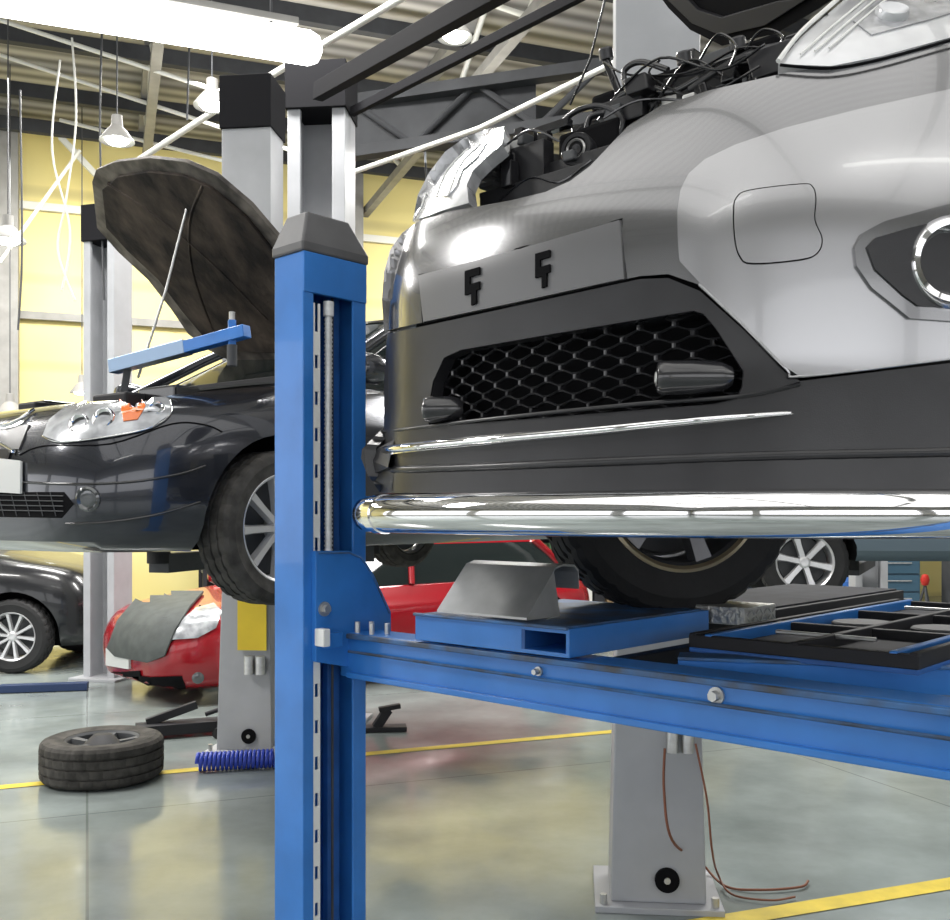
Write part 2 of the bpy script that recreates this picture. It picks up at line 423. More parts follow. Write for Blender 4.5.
for b in(8.2,9.6,11,12.4,13.5):
    tag(bar('roof_purlin',R(-12.9,b,6.46-.2),R(13.9,b,6.46-.2),.10,.16,M_girder),'dark steel purlin spanning under the roof deck','purlin','roof purlins')
tag(tube('service_pipe',[P(120,172,8.6),P(250,88,7.6),P(412,-8,6.6)],.026,M_pwhite,seg=10),'white painted overhead service pipe','pipe')
tag(bar('overhead_rail',P(318,92,6.6),P(520,-22,4.6),.07,.11,M_rail),'dark steel overhead crane rail','rail')
tag(bar('overhead_rail',P(352,112,6.9),P(600,-15,5.2),.04,.06,M_rail),'slim dark steel overhead rail','rail')
g_=root('overhead_girder',P(480,105,8.0),'heavy grey steel lattice girder overhead','beam')
for dy in(-26,26): bar('girder_chord',P(352,128+dy,8.4),P(660,84+dy,7.6),.12,.09,M_girder,g_)
lst=[]
yb=lambda x:128-(x-352)*.143
for i in range(5):
    x0=352+i*62; x1=x0+62
    s=26 if i%2 else -26
    lst.append(([P(x0,yb(x0)+s,8.4-(x0-352)*.0026),P(x1,yb(x1)-s,8.4-(x1-352)*.0026)],.028))
tubes('girder_web',lst,M_girder,g_,seg=6)
box('girder_plate',P(430,118,8.25),(P(560,100,7.95)-P(352,128,8.45))/2,V((0,.02,0)),UP*.19,M_girder,g_)
tag(tube('service_pipe',[P(345,175,8.1),P(480,128,7.4),P(620,60,6.5)],.020,M_pwhite,seg=10),'white painted overhead service pipe','pipe')
for (x,y,x2,y2,Y) in((0,55,290,150,10.5),(0,20,230,95,9.6),(60,120,280,175,11.5),(0,262,80,150,12)):
    tag(tube('overhead_conduit',[P(x,y,Y),P(x2,y2,Y)],.022,M_pwhite,seg=8),'thin pale overhead conduit','conduit','overhead conduits')
for i,pts in enumerate(([(72,38),(76,120),(66,200),(58,250),(75,300)],[(60,60),(52,150),(70,230),(62,290)],[(20,90),(22,250),(18,330)],[(102,30),(100,130),(104,300)],[(428,85),(425,150),(430,215)],[(190,20),(187,120)])):
    q=[P(x,y,8.8+.15*(i%3)) for x,y in pts]
    tag(tube('hanging_cable',q,.010,M_pwhite if i<2 else M_greydk,res=6,seg=6),'thin cable hanging from the roof','cable','hanging cables')
def bell(px,py,Y,s):
    c=P(px,py,Y)
    r_=root('pendant_lamp',c,'white bell-shaped pendant lamp hanging from the roof','lamp','bell pendant lamps')
    lathe('lamp_shade',[(0.02,.30*s),(.06*s,.29*s),(.07*s,.16*s),(.11*s,.12*s),(.20*s,0),(.205*s,-.02*s),(.19*s,-.01*s),(.10*s,.10*s)],c,UP,M_beam,r_,seg=28)
    lathe('lamp_bulb',[(0,.02*s),(.10*s,.02*s),(.14*s,-.01*s),(.10*s,-.045*s),(0,-.06*s)],c,UP,M_bulb,r_,seg=20)
    tube('lamp_cord',[c+UP*.29*s,V((c.x,c.y,HZ-.004))],.007,M_greydk,r_,seg=6)
bell(117,140,8.6,.72); bell(212,105,7.6,.68); bell(8,240,9.5,.8); bell(455,36,7.4,.65); bell(82,392,12.2,.7); bell(10,412,11.2,.7)
def fluor(p,q,lab,r0=.05):
    r_=root('fluorescent_lamp',(V(p)+V(q))/2,lab,'lamp','fluorescent lamps')
    d=(V(q)-V(p)).normalized()
    bar('lamp_housing',V(p)+UP*(r0+.03)+d*.1,V(q)+UP*(r0+.03)-d*.1,.04,.03,M_beam,r_)
    vs,fs=tubedata([V(p)+d*.0,V(p)+d*.015,V(p)+d*.05,V(q)-d*.05,V(q)-d*.015,V(q)],[.4*r0,.8*r0,r0,r0,.8*r0,.4*r0],20)
    mk('lamp_tube',vs,fs,M_tube,r_,smooth=True)
    for t in(.15,.85):
        c=V(p).lerp(V(q),t); tube('lamp_suspension',[c+UP*.08,V((c.x,c.y,HZ-.004))],.006,M_greydk,r_,seg=5)
fluor(P(-60,-14,3.55),P(320,50,4.25),'long glowing white fluorescent lamp hung over the bay',.070)
fluor(R(1.5,-1.0,4.2),R(3.5,-1.0,4.2),'white fluorescent lamp added out of view as fill light')  # lamp added behind the camera to light the front surfaces
fluor(R(-2.5,-1.2,4.2),R(-.5,-1.2,4.2),'white fluorescent lamp added out of view as fill light')  # second lamp added behind the camera for the front surfaces
fluor(R(4.5,3.5,4.6),R(6.5,3.5,4.6),'white fluorescent lamp added out of view as fill light')  # lamp added outside the view for more light on the cars
# ============================================================ BLUE FOUR-POST LIFT
K=V((-.464,2.7,0))
lift=root('car_lift',K,'bright blue four-post car lift with runways','car lift')
a_=.13; b_=.224; th=.012
def kp(u,v,z): p=K+L*u+(-F)*v; return V((p.x,p.y,z))
ztop=2.165
prof=[(0,0),(-a_,0),(-a_,b_),(0,b_),(0,b_-.05),(-.008,b_-.05),(-.008,b_-th),(-a_+th,b_-th),(-a_+th,th),(-.008,th),(-.008,.036),(0,.036)]
prism('lift_post',[kp(u,v,.01) for u,v in prof],UP*(ztop-.01),M_blue,lift,bevel=.003)
box('post_header',kp(-.004,b_/2,ztop-.055),L*.0075,-F*b_*.499,UP*.055,M_blue,lift,bevel=.002)
box('post_foot_plate',kp(-a_/2,b_/2,.008),L*.16,-F*.2,UP*.008,M_blue,lift)
cb=[kp(.006,-.006,ztop),kp(-a_-.006,-.006,ztop),kp(-a_-.006,b_+.006,ztop),kp(.006,b_+.006,ztop)]
cm=[p+UP*.025 for p in cb]
ct=[kp(-.022,.03,ztop+.118),kp(-a_+.015,.03,ztop+.118),kp(-a_+.015,b_-.045,ztop+.118),kp(-.022,b_-.045,ztop+.118)]
mk('post_cap',cb+cm+ct,[(0,1,2,3)]+[(i,(i+1)%4,(i+1)%4+4,i+4) for i in range(4)]+[(i+4,(i+1)%4+4,(i+1)%4+8,i+8) for i in range(4)]+[(8,9,10,11)],M_cap,lift,bevel=.006)
lad=[]; z=.02
lad.append((kp(-.006,.040,1.03),L*.003,-F*.003,UP*1.0)); lad.append((kp(-.006,.058,1.03),L*.003,-F*.003,UP*1.0))
while z<2.0:
    lad.append((kp(-.006,.049,z),L*.003,-F*.008,UP*.032)); z+=.10
boxes('latch_ladder',lad,M_white,lift,bevel=.001)
sp=[kp(-.004,.090,1.30+i*.006) for i in range(124)]
tube('lifting_screw',sp,[.009,.0125]*62,M_zinc,lift,seg=12)
tube('screw_nut',[kp(-.004,.090,2.0),kp(-.004,.090,2.04)],.016,M_zinc,lift,seg=6)
tube('lift_cable',[kp(-.03,.125,.1),kp(-.03,.125,2.1)],.004,M_greydk,lift,seg=6)
box('post_inner_rail',kp(-.06,.145,1.08),L*.012,-F*.022,UP*1.04,M_bluedk,lift)
cpl=plane_map(kp(.02,.0,1),kp(.02,.2,1),kp(.02,.2,1.5))
panel('carriage',[(316,551),(349,551),(362,556),(374,575),(391,612),(391,640),(374,671),(316,662)],cpl,0,.02,M_blue,lift,g=40,bevel=.003)
seam('carriage_edge',[(318,553),(349,553),(361,558),(373,577),(389,613)],.001,.003,M_bluetop,lift,mp=cpl,res=0)
p,n=cpl(324,609); tube('bolt',[p,p+n*.018],.012,M_steel,lift,seg=6); tube('bolt_washer',[p,p+n*.005],.02,M_steel,lift,seg=16)
p,n=cpl(319,637); box('slide_pad',p+n*.015,L*.02,-F*.012,UP*.024,M_white,lift)
p,n=cpl(330,640); box('slide_block',p+n*.01,L*.01,-F*.03,UP*.02,M_blue,lift)
O=V((-.364,2.8,0)); zb0,zb1=.998,1.122
def ob(s,v,z): p=O+L*s-F*v; return V((p.x,p.y,z))
bp=[(0,zb1),(.105,zb1),(.105,zb1-.012),(.018,zb1-.012),(.018,zb0+.012),(.105,zb0+.012),(.105,zb0),(0,zb0)]
prism('crossbeam',[ob(-.02,v,z) for v,z in bp],L*3.0,M_blue,lift,bevel=.003)
bar('beam_flange',ob(.02,-.006,zb0+.008),ob(2.9,-.006,zb0+.008),.016,.016,M_blue,lift)
bar('beam_flange',ob(.02,-.006,zb1-.008),ob(2.9,-.006,zb1-.008),.016,.014,M_bluetop,lift)
tube('beam_cable',[ob(.03,-.012,zb1-.05),ob(2.9,-.012,zb1-.055)],.004,M_bluetop,lift,seg=6)
for s,r_ in((.70,.007),(1.16,.011)):
    c=ob(s,-.0,zb1-.035); tube('bolt',[c,c+F*.022],r_,M_steel,lift,seg=6); tube('bolt_washer',[c,c+F*.006],r_*1.6,M_steel,lift,seg=14)
for s,v in((.03,.02),(.055,.05),(.09,.02),(.12,.05)):
    c=ob(s,v,zb1); tube('bolt',[c,c+UP*.03],.008,M_steel,lift,seg=6)
M_deck=mat('dark_runway_deck',(.028,.030,.038),rough=.75,var=.4,vscale=12,spec=.25)
def runway(corner,wd,ln,z0,z1,topm,name='runway',m=None):
    c=corner+L*wd/2-F*ln/2
    box(name,V((c.x,c.y,(z0+z1)/2)),L*wd/2,-F*ln/2,UP*(z1-z0)/2,m or M_blue,lift,bevel=.003)
    box(name+'_deck',V((c.x,c.y,z1+.003)),L*(wd/2-.02),-F*(ln/2-.02),UP*.003,topm,lift,bevel=.001)
A1=V((-.155,2.59,0))
def a1(u,v,z): p=A1+L*u-F*v; return V((p.x,p.y,z))
box('runway',a1(.25,.31,1.187),L*.25,-F*.31,UP*.006,M_blue,lift,bevel=.002)
box('runway_deck',a1(.25,.31,1.1945),L*.235,-F*.295,UP*.0015,M_bluetop,lift,bevel=0)
box('runway_bottom',a1(.25,.31,1.132),L*.25,-F*.31,UP*.005,M_blue,lift,bevel=.002)
box('runway_front_panel',a1(.18,.005,1.16),L*.18,-F*.005,UP*.026,M_blue,lift,bevel=.002)
box('runway_channel_web',a1(.365,.30,1.16),L*.005,-F*.30,UP*.024,M_bluedk,lift,bevel=.001)
box('runway_side_panel',a1(.495,.31,1.16),L*.005,-F*.31,UP*.026,M_blue,lift,bevel=.002)
box('runway_channel_back',a1(.43,.28,1.16),L*.06,-F*.005,UP*.024,M_dark,lift,bevel=0)
runway(A1+L*.02-F*.625,.46,1.5,1.118,1.162,M_deck,'runway_rear_section',M_blacks)
bar('front_lip',a1(0,-.004,1.194),a1(.5,-.004,1.194),.012,.008,M_bluetop,lift)
bar('runway_rail',a1(.525,.1,1.09),a1(.525,1.8,1.09),.04,.05,M_blacks,lift)
bar('runway_rail',a1(.60,.15,1.075),a1(.60,1.8,1.075),.03,.03,M_bluedk,lift)
M_dia=mat('diamond_plate',(.5,.5,.48),metal=.7,rough=.4,bump=1,bscale=60)
box('diamond_plate',a1(.52,.72,1.180),L*.08,-F*.09,UP*.024,M_dia,lift)
dl=[]
for i in range(7):
    for j in range(2):
        q=a1(.602,.65+i*.024,1.171+j*.018); dl.append((q,L*.002,(-F*.6+UP*(.5 if (i+j)%2 else -.5))*.010,UP*.002))
boxes('diamond_tread',dl,M_steel,lift,bevel=0)
# second runway: long rails around a recessed dark tray
A2=V((.50,2.34,0))
def a2(u,v,z): p=A2+L*u-F*v; return V((p.x,p.y,z))
runway(A2,.52,1.3,1.130,1.142,M_deck,'runway',M_bluedk)
for u,m_ in((.01,M_blacks),(.05,M_blue),(.26,M_blacks),(.47,M_blue),(.51,M_blacks)):
    bar('runway_edge_rail',a2(u,.0,1.158),a2(u,1.3,1.158),.018,.034,m_,lift)
for v in(.01,.42,.86,1.29): bar('runway_cross_rail',a2(.0,v,1.156),a2(.52,v,1.156),.022,.030,M_blacks,lift)
for u,v in((.155,.64),(.365,.64)):
    lathe('turnplate',[(0,.012),(.075,.012),(.08,.008),(.08,0),(0,0)],a2(u,v,1.15),UP,M_greydk,lift,seg=36)
for v in(.20,1.05): bar('tray_handle',a2(.12,v,1.170),a2(.36,v,1.170),.012,.010,M_steel,lift)
ja=V((.46,2.26,1.100)); jb=V((1.35,2.03,1.100))
bar('jacking_beam',ja,jb,.07,.055,M_blue,lift)
bar('jacking_beam_top',ja+UP*.031,jb+UP*.031,.085,.008,M_bluetop,lift)
wsr=root('wheel_stop',V((*(A1+L*.15-F*.1).xy,1.202)),'bent galvanised sheet wheel stop on the blue runway','wheel stop')
prof2=[(.02,1.207),(.13,1.323),(.16,1.330),(.205,1.326),(.222,1.313),(.225,1.27)]
u0,u1=.06,.36
vs=[]
pr=prof2+[(v-.001,z-.006) for v,z in reversed(prof2)]
for u in(u0,u1):
    vs+=[a1(u,v,z) for v,z in pr]
n=len(pr); fs=[tuple(range(n)),tuple(range(2*n-1,n-1,-1))]+[(i,(i+1)%n,(i+1)%n+n,i+n) for i in range(n)]
mk('bent_plate',vs,fs,M_galv,wsr,bevel=.001)
prism('side_plate',[a1(u1-.01,.03,1.2),a1(u1-.01,.135,1.31),a1(u1-.01,.16,1.2)],L*-.004,M_galv,wsr,bevel=0)
# ============================================================ SUV
suv=root('car',loc(0,-.9,1.17),'gunmetal grey off-road car with open hood and chrome bull bar','car')
upper=[(384,331),(382,300),(384,272),(390,250),(402,233),(420,220),(445,212),(480,206),(512,200),(545,192),(570,181),(590,166),(607,148),(628,126),(660,106),(710,90),(785,73),(870,60),(960,42),(1060,22),(1060,250),(720,300),(700,285),(668,274),(640,276),(424,322)]
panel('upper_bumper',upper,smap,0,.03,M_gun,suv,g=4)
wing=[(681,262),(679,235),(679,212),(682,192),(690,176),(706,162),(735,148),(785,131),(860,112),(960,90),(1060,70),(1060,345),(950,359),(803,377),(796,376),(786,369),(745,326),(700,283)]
panel('bumper_wing',wing,smap,.009,.03,M_gunlit,suv,g=5)
opening=[(430,427),(430,405),(434,382),(445,358),(462,350),(560,333),(694,311),(704,314),(716,328),(744,371),(743,386),(737,399),(715,404)]
lower=[(387,334),(424,326),(640,279),(668,278),(700,291),(745,331),(786,373),(800,381),(950,363),(1060,350),(1060,492),(950,490),(700,491),(450,493),(380,493),(367,474),(361,458),(362,449),(384,427),(384,380)]
panel('lower_bumper',lower,smap,.0,.03,M_plast,suv,holes=[opening],g=8)
ov=[];of=[]
pp=[]
for i in range(len(opening)):
    a=opening[i];b=opening[(i+1)%len(opening)]
    for t in range(5): pp.append((a[0]+(b[0]-a[0])*t/5,a[1]+(b[1]-a[1])*t/5))
for x,y in pp:
    p,nn=smap(x,y); ov+=[p+F*.004,p-F*.09]
n=len(pp)
for i in range(n): j=(i+1)%n; of.append((2*i,2*j,2*j+1,2*i+1))
mk('grille_frame',ov,of,M_mesh,suv,smooth=True)
seam('valance_crease',[(372,470),(450,468),(600,462),(760,456),(950,452),(1050,450)],-.004,.010,M_plast,suv,seg=10)
# pointed splitter tip at the outer end of the lower bumper
tipb=[smap(394,440)[0],smap(394,468)[0],smap(392,490)[0]]
tipo=P(362,456,2.60); tipo2=P(368,476,2.58)
mk('splitter_tip',[tipb[0],tipb[1],tipb[2],tipo,tipo2,tipb[1]+F*.02,P(392,440,2.66),P(392,490,2.66)],[(0,5,3),(5,1,4,3),(1,2,4),(0,3,6),(3,4,7,6),(4,2,7)],M_plast,suv,smooth=False)
def uz(px,py):
    p,_=smap(px,py); d_=p-C0; return (d_.dot(L),p.z)
poly_uz=[uz(x,y) for x,y in pp]
def inside(u,z,poly):
    c=False;j=len(poly)-1
    for i in range(len(poly)):
        xi,yi=poly[i];xj,yj=poly[j]
        if (yi>z)!=(yj>z) and u<(xj-xi)*(z-yi)/(yj-yi)+xi:c=not c
        j=i
    return c
us=[q[0] for q in poly_uz]; zs=[q[1] for q in poly_uz]
u0,u1,z0,z1=min(us),max(us),min(zs),max(zs)
hv=[];hf=[]
cw,H_=.070,.031
row=0; z=z0-.02
while z<z1+.03:
    u=u0-.09+(cw/2 if row%2 else 0)
    while u<u1+.09:
        if inside(u,z,poly_uz) or inside(u+.035,z,poly_uz) or inside(u-.035,z,poly_uz) or inside(u,z+.012,poly_uz) or inside(u,z-.012,poly_uz):
            shp=[(-.5,.16),(-.14,.5),(.14,.5),(.5,.16),(.5,-.16),(.14,-.5),(-.14,-.5),(-.5,-.16)]
            n=len(hv); m8=8
            for sx,sy,dv in((1.0,1.0,-.03),(.90,.80,-.026),(.88,.76,-.040)):
                for (a,b) in shp:
                    uu=u+a*cw*sx; zz=z+b*H_*sy
                    hv.append(loc(uu,S(uu,zz)+dv,zz))
            for q in range(m8):
                r=(q+1)%m8; hf.append((n+q,n+r,n+m8+r,n+m8+q)); hf.append((n+m8+q,n+m8+r,n+2*m8+r,n+2*m8+q))
        u+=cw
    z+=H_*.66; row+=1
mk('grille_mesh',hv,hf,M_mesh,suv,smooth=False)
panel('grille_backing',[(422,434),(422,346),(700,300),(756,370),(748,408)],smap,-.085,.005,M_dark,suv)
for x,y,r,ln in((430,411,.029,.09),(661,380,.031,.135)):
    p,nn=smap(x,y); ax=(F*.62-L*.78).normalized(); c=p+F*.030+L*.01
    prof_=[(0,-.002),(r*.55,-.002),(r*.60,.001),(r*.80,.0),(r*.93,-.004),(r,-.012),(r*1.0,-.03),(r*1.02,-.06),(r*.92,-ln*.85),(r*.6,-ln),(0,-ln)]
    lathe('bar_mount_plug',prof_,c,ax,M_mesh,suv,seg=36)
    lathe('plug_ring',[(r*.28,.001),(r*.33,.003),(r*.37,.001)],c,ax,M_steel,suv,seg=24)
panel('chrome_trim',[(380,448),(440,441),(600,427),(700,418),(786,412),(793,415),(700,425),(600,435),(440,450),(382,456)],smap,.010,.016,M_chrome,suv,g=8)
seam('chrome_trim_highlight_roll',[(383,451),(440,445),(520,438),(600,431),(700,421),(790,414)],.008,[.010,.0105,.010,.009,.007,.003],M_chrome,suv,seg=16)  # roll added over the dull trim so it catches a bright line
seam('bumper_crease',[(384,432),(500,418),(640,404),(745,396),(800,384)],.001,.004,M_plast,suv)
panel('plate_panel',[(420,276),(520,250),(620,221),(623,250),(625,279),(520,302),(425,322)],smap,.005,.012,M_satin,suv,g=12)
seam('plate_panel_seam',[(419,275),(520,248),(622,219),(627,280),(520,304),(423,324)],.0,.0018,M_dark,suv,res=0,closed=True)
for (x,y) in((476,289),(546,272)):
    pg=[(-10,-17),(8,-21),(8,-14),(-4,-11),(-4,-4),(8,-7),(8,1),(4,2),(4,15),(-2,17),(-2,5),(-10,7)]
    panel('plate_clip',[(x+a*.8,y+b) for a,b in pg],smap,.010,.012,M_dark,suv,g=60)
tow=[(734,212),(737,200),(750,193),(800,187),(811,190),(814,202),(813,222),(820,240),(816,254),(800,261),(752,265),(740,258),(735,240)]
panel('tow_eye_cover',tow,smap,.0115,.004,M_gunlit,suv,g=6,rnd=3)
seam('tow_cover_seam',tow,.0105,.0014,M_dark,suv,res=4,closed=True)
seam('wing_lower_edge',[(700,285),(745,328),(786,370),(803,377),(950,359),(1050,347)],.007,.003,M_gunlit,suv)
fogp=[(851,250),(858,236),(880,224),(940,208),(1010,194),(1045,230),(1040,305),(950,323),(905,320),(888,306),(868,290),(853,268)]
panel('fog_lamp_bezel',fogp,smap,.016,.02,M_gun,suv,g=8)
panel('fog_lamp_bezel_inner',[(862,250),(870,241),(900,232),(950,220),(1000,212),(1020,240),(1015,295),(950,310),(912,308),(898,298),(870,272)],smap,.020,.01,M_plast,suv,g=8)
p,nn=smap(945,265); ax=(nn*1.0+F*.3).normalized(); c=p+nn*.023
lathe('fog_lamp_ring',[(.056,.002),(.064,.014),(.074,.016),(.082,.006),(.084,-.02)],c,ax,M_chrome,suv,seg=56)
lathe('fog_lamp_bowl',[(0,-.03),(.03,-.025),(.056,.002)],c,ax,M_lampin,suv,seg=32)
lathe('fog_lamp_lens',[(0,-.004),(.03,-.006),(.048,-.012)],c,ax,M_lampmid,suv,seg=32)
M_haze2=mat('hazy_headlight_lens_small',(.52,.53,.55),metal=.25,rough=.22,coat=1,var=.5,vscale=16,detail=3)
panel('headlight',[(414,222),(419,196),(430,174),(446,153),(464,140),(488,130),(505,128),(503,146),(486,160),(474,172),(468,186),(470,204),(445,211)],smap,.004,.03,M_haze2,suv,g=8)
panel('headlight_inner',[(436,198),(441,180),(456,162),(472,151),(488,145),(478,160),(464,172),(458,188),(450,198)],smap,.007,.01,M_lampmid,suv,g=8)
for k in range(3): seam('headlight_rib',[(424+k*13,208-k*5),(436+k*13,178-k*5),(458+k*12,155-k*4)],.008,.0018,M_white,suv)
panel('headlight',[(778,68),(800,42),(832,14),(860,-10),(1000,-40),(1060,-50),(1060,10),(960,38),(880,60),(830,70)],smap,.008,.03,M_haze,suv,g=12)
panel('headlight_inner',[(852,26),(884,2),(950,-14),(1000,-20),(1000,2),(930,24),(870,40)],smap,.011,.01,M_haze2,suv,g=12)
for x,y,r in((890,20,.03),(960,0,.04)):
    p,nn=smap(x,y); lathe('headlight_projector',[(0,.0),(r*.6,.004),(r*.9,.010),(r,.012),(r*1.1,.004),(r*1.1,-.01)],p+nn*.012,nn,M_haze,suv,seg=32)
seam('headlight_edge',[(778,69),(800,41),(832,12),(862,-14)],.016,.005,M_white,suv)
for k in range(3): seam('headlight_rib',[(800+k*14,60-k*3),(832+k*14,32-k*3),(866+k*14,4-k*3)],.012,.0022,M_white,suv)
seam('headlight_edge',[(780,70),(830,73),(880,64),(960,42),(1050,20)],.010,.003,M_dark,suv)
bb=[]
for i in range(41):
    u=-.48+i*1.38/40
    v=S(u*.97,1.5)+.045
    bb.append(loc(u,v,1.452))
e0=bb[0]; bb=[e0-F*.12+L*.02,e0-F*.09+L*.008,e0-F*.05-L*.002]+bb
tube('bull_bar',bb,.043,M_chrome,suv,seg=40)
for u in(-.35,.45): tube('bull_bar_bracket',[loc(u,-.02,1.46),loc(u,-.30,1.56)],.02,M_greydk,suv)
lathe('bar_end_cap',[(0,.003),(.03,.003),(.043,0)],bb[0],(bb[0]-bb[1]),M_gloss,suv,seg=24)
tube('bar_clamp',[bb[5],bb[6]],.0455,M_chrome,suv,seg=32)
def patch(name,ua,ub,za,zb,off,m,nu=12,nz=10):
    vs=[];fs=[]
    for i in range(nu+1):
        for j in range(nz+1):
            u=ua+(ub-ua)*i/nu; z=za+(zb-za)*j/nz; vs.append(loc(u,S(u,z)+off,z))
    for i in range(nu):
        for j in range(nz): a=i*(nz+1)+j; fs.append((a,a+1,a+nz+2,a+nz+1))
    return mk(name,vs,fs,m,suv,smooth=True)
patch('bumper_corner',-.98,-.56,1.86,2.12,-.02,M_gun)
patch('lower_bumper_corner',-.98,-.56,1.50,1.86,-.03,M_plast)
for sgn in(-1,1):
    vs=[];fs=[]
    for i in range(13):
        for j in range(9):
            v=-.62-.75*i/12; z=1.62+.62*j/8; w=.93-.10*max(0,(z-1.95)/.3)**2
            vs.append(loc(sgn*w,v,z))
    for i in range(12):
        for j in range(8):
            a=i*9+j
            vv=-.62-.75*(i+.5)/12; zz=1.62+.62*(j+.5)/8
            if math.hypot(vv+1.1,zz-1.55)<.40: continue
            fs.append((a,a+1,a+10,a+9))
    mk('fender',vs,fs,M_gun if sgn<0 else M_gunlit,suv,smooth=True)
boxes('engine_bay_tub',[(loc(0,-.75,1.80),L*.62,F*.45,UP*.22),(loc(.1,-.32,1.8),L*.40,F*.10,UP*.25)],M_dark,suv)
boxes('radiator_support',[(PV(540,192,-.22),L*.17,F*.02,UP*.03),(PV(532,165,-.24),L*.05,F*.02,UP*.045),(PV(560,168,-.26),L*.16,F*.018,UP*.012)],M_plast,suv)
boxes('latch_bracket',[(PV(521,150,-.25),L*.012,F*.012,UP*.05),(PV(545,148,-.25),L*.014,F*.012,UP*.035),(PV(510,175,-.2),L*.015,F*.015,UP*.03),(PV(553,128,-.28),L*.05,F*.012,UP*.010),(PV(535,140,-.28),L*.04,F*.012,UP*.008)],M_gloss,suv)
c=PV(577,150,-.25)
lathe('horn',[(0,.004),(.012,.006),(.014,.0),(.026,0),(.028,.008),(.036,.008),(.04,0),(.038,-.03),(0,-.035)],c,F*.9+L*.2,M_plast,suv,seg=36)
lathe('horn_ring',[(.018,.008),(.021,.012),(.024,.008)],c,F*.9+L*.2,M_steel,suv,seg=30)
boxes('headlight_bracket',[(PV(490,150+i*9,-.22),L*.022,F*.015,UP*.006) for i in range(6)]+[(PV(500,165,-.24),L*.006,F*.012,UP*.06)],M_greydk,suv)
random.seed(11)
eng=[((600,135),.07,.035),((625,112),.06,.03),((655,98),.07,.03),((700,84),.09,.03),((740,74),.07,.028),((775,62),.05,.03),((610,118),.02,.05),((690,66),.02,.03),((800,50),.03,.03),((640,86),.03,.02),((720,60),.04,.015)]
for k in range(46):
    t=random.random(); x=598+t*215; y=128-74*t+random.uniform(-16,12); eng.append(((x,y),random.uniform(.006,.024),random.uniform(.004,.022)))
for k in range(12): eng.append(((random.uniform(500,600),random.uniform(140,185)),random.uniform(.005,.02),random.uniform(.004,.018)))
for i,((x,y),w_,h_) in enumerate(eng):
    vv=(-.22-.05*random.random()) if (i>56) else -.36-.12*random.random()
    box('engine_component',PV(x,y,vv),L*w_,F*.02,(UP+L*random.uniform(-.3,.3))*h_,M_steel if (i>11 and i%9==0) else (M_gloss,M_plast,M_greydk,M_gloss)[i%4],suv,bevel=.004)
boxes('engine_cover',[(PV(660,120,-.5),L*.14,F*.09,UP*.07),(PV(740,95,-.5),L*.13,F*.09,UP*.07),(PV(600,160,-.4),L*.09,F*.05,UP*.07),(PV(800,80,-.5),L*.09,F*.08,UP*.07)],M_dark,suv,bevel=.01)
hoses=[[(555,130),(575,112),(600,106),(622,118),(618,140)],[(600,122),(618,98),(645,88),(672,92),(700,78)],[(640,108),(668,84),(700,72),(735,66),(770,58)],[(628,92),(624,72),(640,62),(668,70)],[(690,90),(720,70),(755,52),(790,44),(815,30)],[(745,78),(770,52),(800,38),(828,14)],[(585,140),(590,118),(606,112)]]
for i,h in enumerate(hoses):
    tube('engine_hose',[PV(x,y,-.36-.02*(i%3)) for x,y in h],[.007,.009,.005][i%3],M_gloss if i%2 else M_plast,suv,res=6,seg=10)
thin=[[(570,105),(590,60),(606,-5)],[(604,62),(630,75),(690,72),(740,48),(780,52)],[(604,118),(640,100),(700,98),(760,66)],[(660,60),(650,75),(690,96),(720,88)],[(700,60),(712,40),(722,34),(736,46),(730,66)],[(745,50),(762,30),(782,36),(775,55)],[(615,95),(660,58),(720,70),(765,44)],[(650,112),(690,60),(740,80),(800,34)],[(480,165),(500,150),(530,130),(560,142)],[(500,200),(530,178),(560,182),(592,160)]]
for i,h in enumerate(thin):
    tube('engine_cable',[PV(x,y,(-.34-.03*(i%2)) if i<8 else -.2) for x,y in h],.003,M_gloss,suv,res=6 if i else 0,seg=6)
for x,y in((606,54),(656,108),(598,140),(738,44),(684,58)):
    c=PV(x,y,-.4); lathe('filler_cap',[(0,.014),(.014,.014),(.017,.010),(.017,-.012),(0,-.012)],c,UP+F*.3,M_plast,suv,seg=20)
bar('washer_neck',PV(604,55,-.4),PV(622,100,-.4),.016,.016,M_gloss,suv)
hm=plane_map(P(722,48,3.0),P(900,-120,2.2),P(650,-15,3.15))
panel('hood',[(648,-20),(668,8),(690,30),(722,46),(775,34),(812,12),(842,-8),(930,-120),(800,-170),(690,-120)],hm,0,.03,M_dark,suv,g=40)
panel('hood_inner_rib',[(664,-8),(695,22),(724,34),(768,24),(812,-4),(780,0),(724,16),(700,8),(676,-18)],hm,.012,.012,M_blacks,suv,g=40)
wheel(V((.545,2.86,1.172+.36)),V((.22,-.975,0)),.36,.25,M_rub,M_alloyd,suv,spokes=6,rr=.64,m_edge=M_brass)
boxes('undercarriage',[(loc(.0,-.55,1.58),L*.5,F*.3,UP*.03),(loc(-.1,-.9,1.54),L*.55,F*.04,UP*.04)],M_dark,suv)
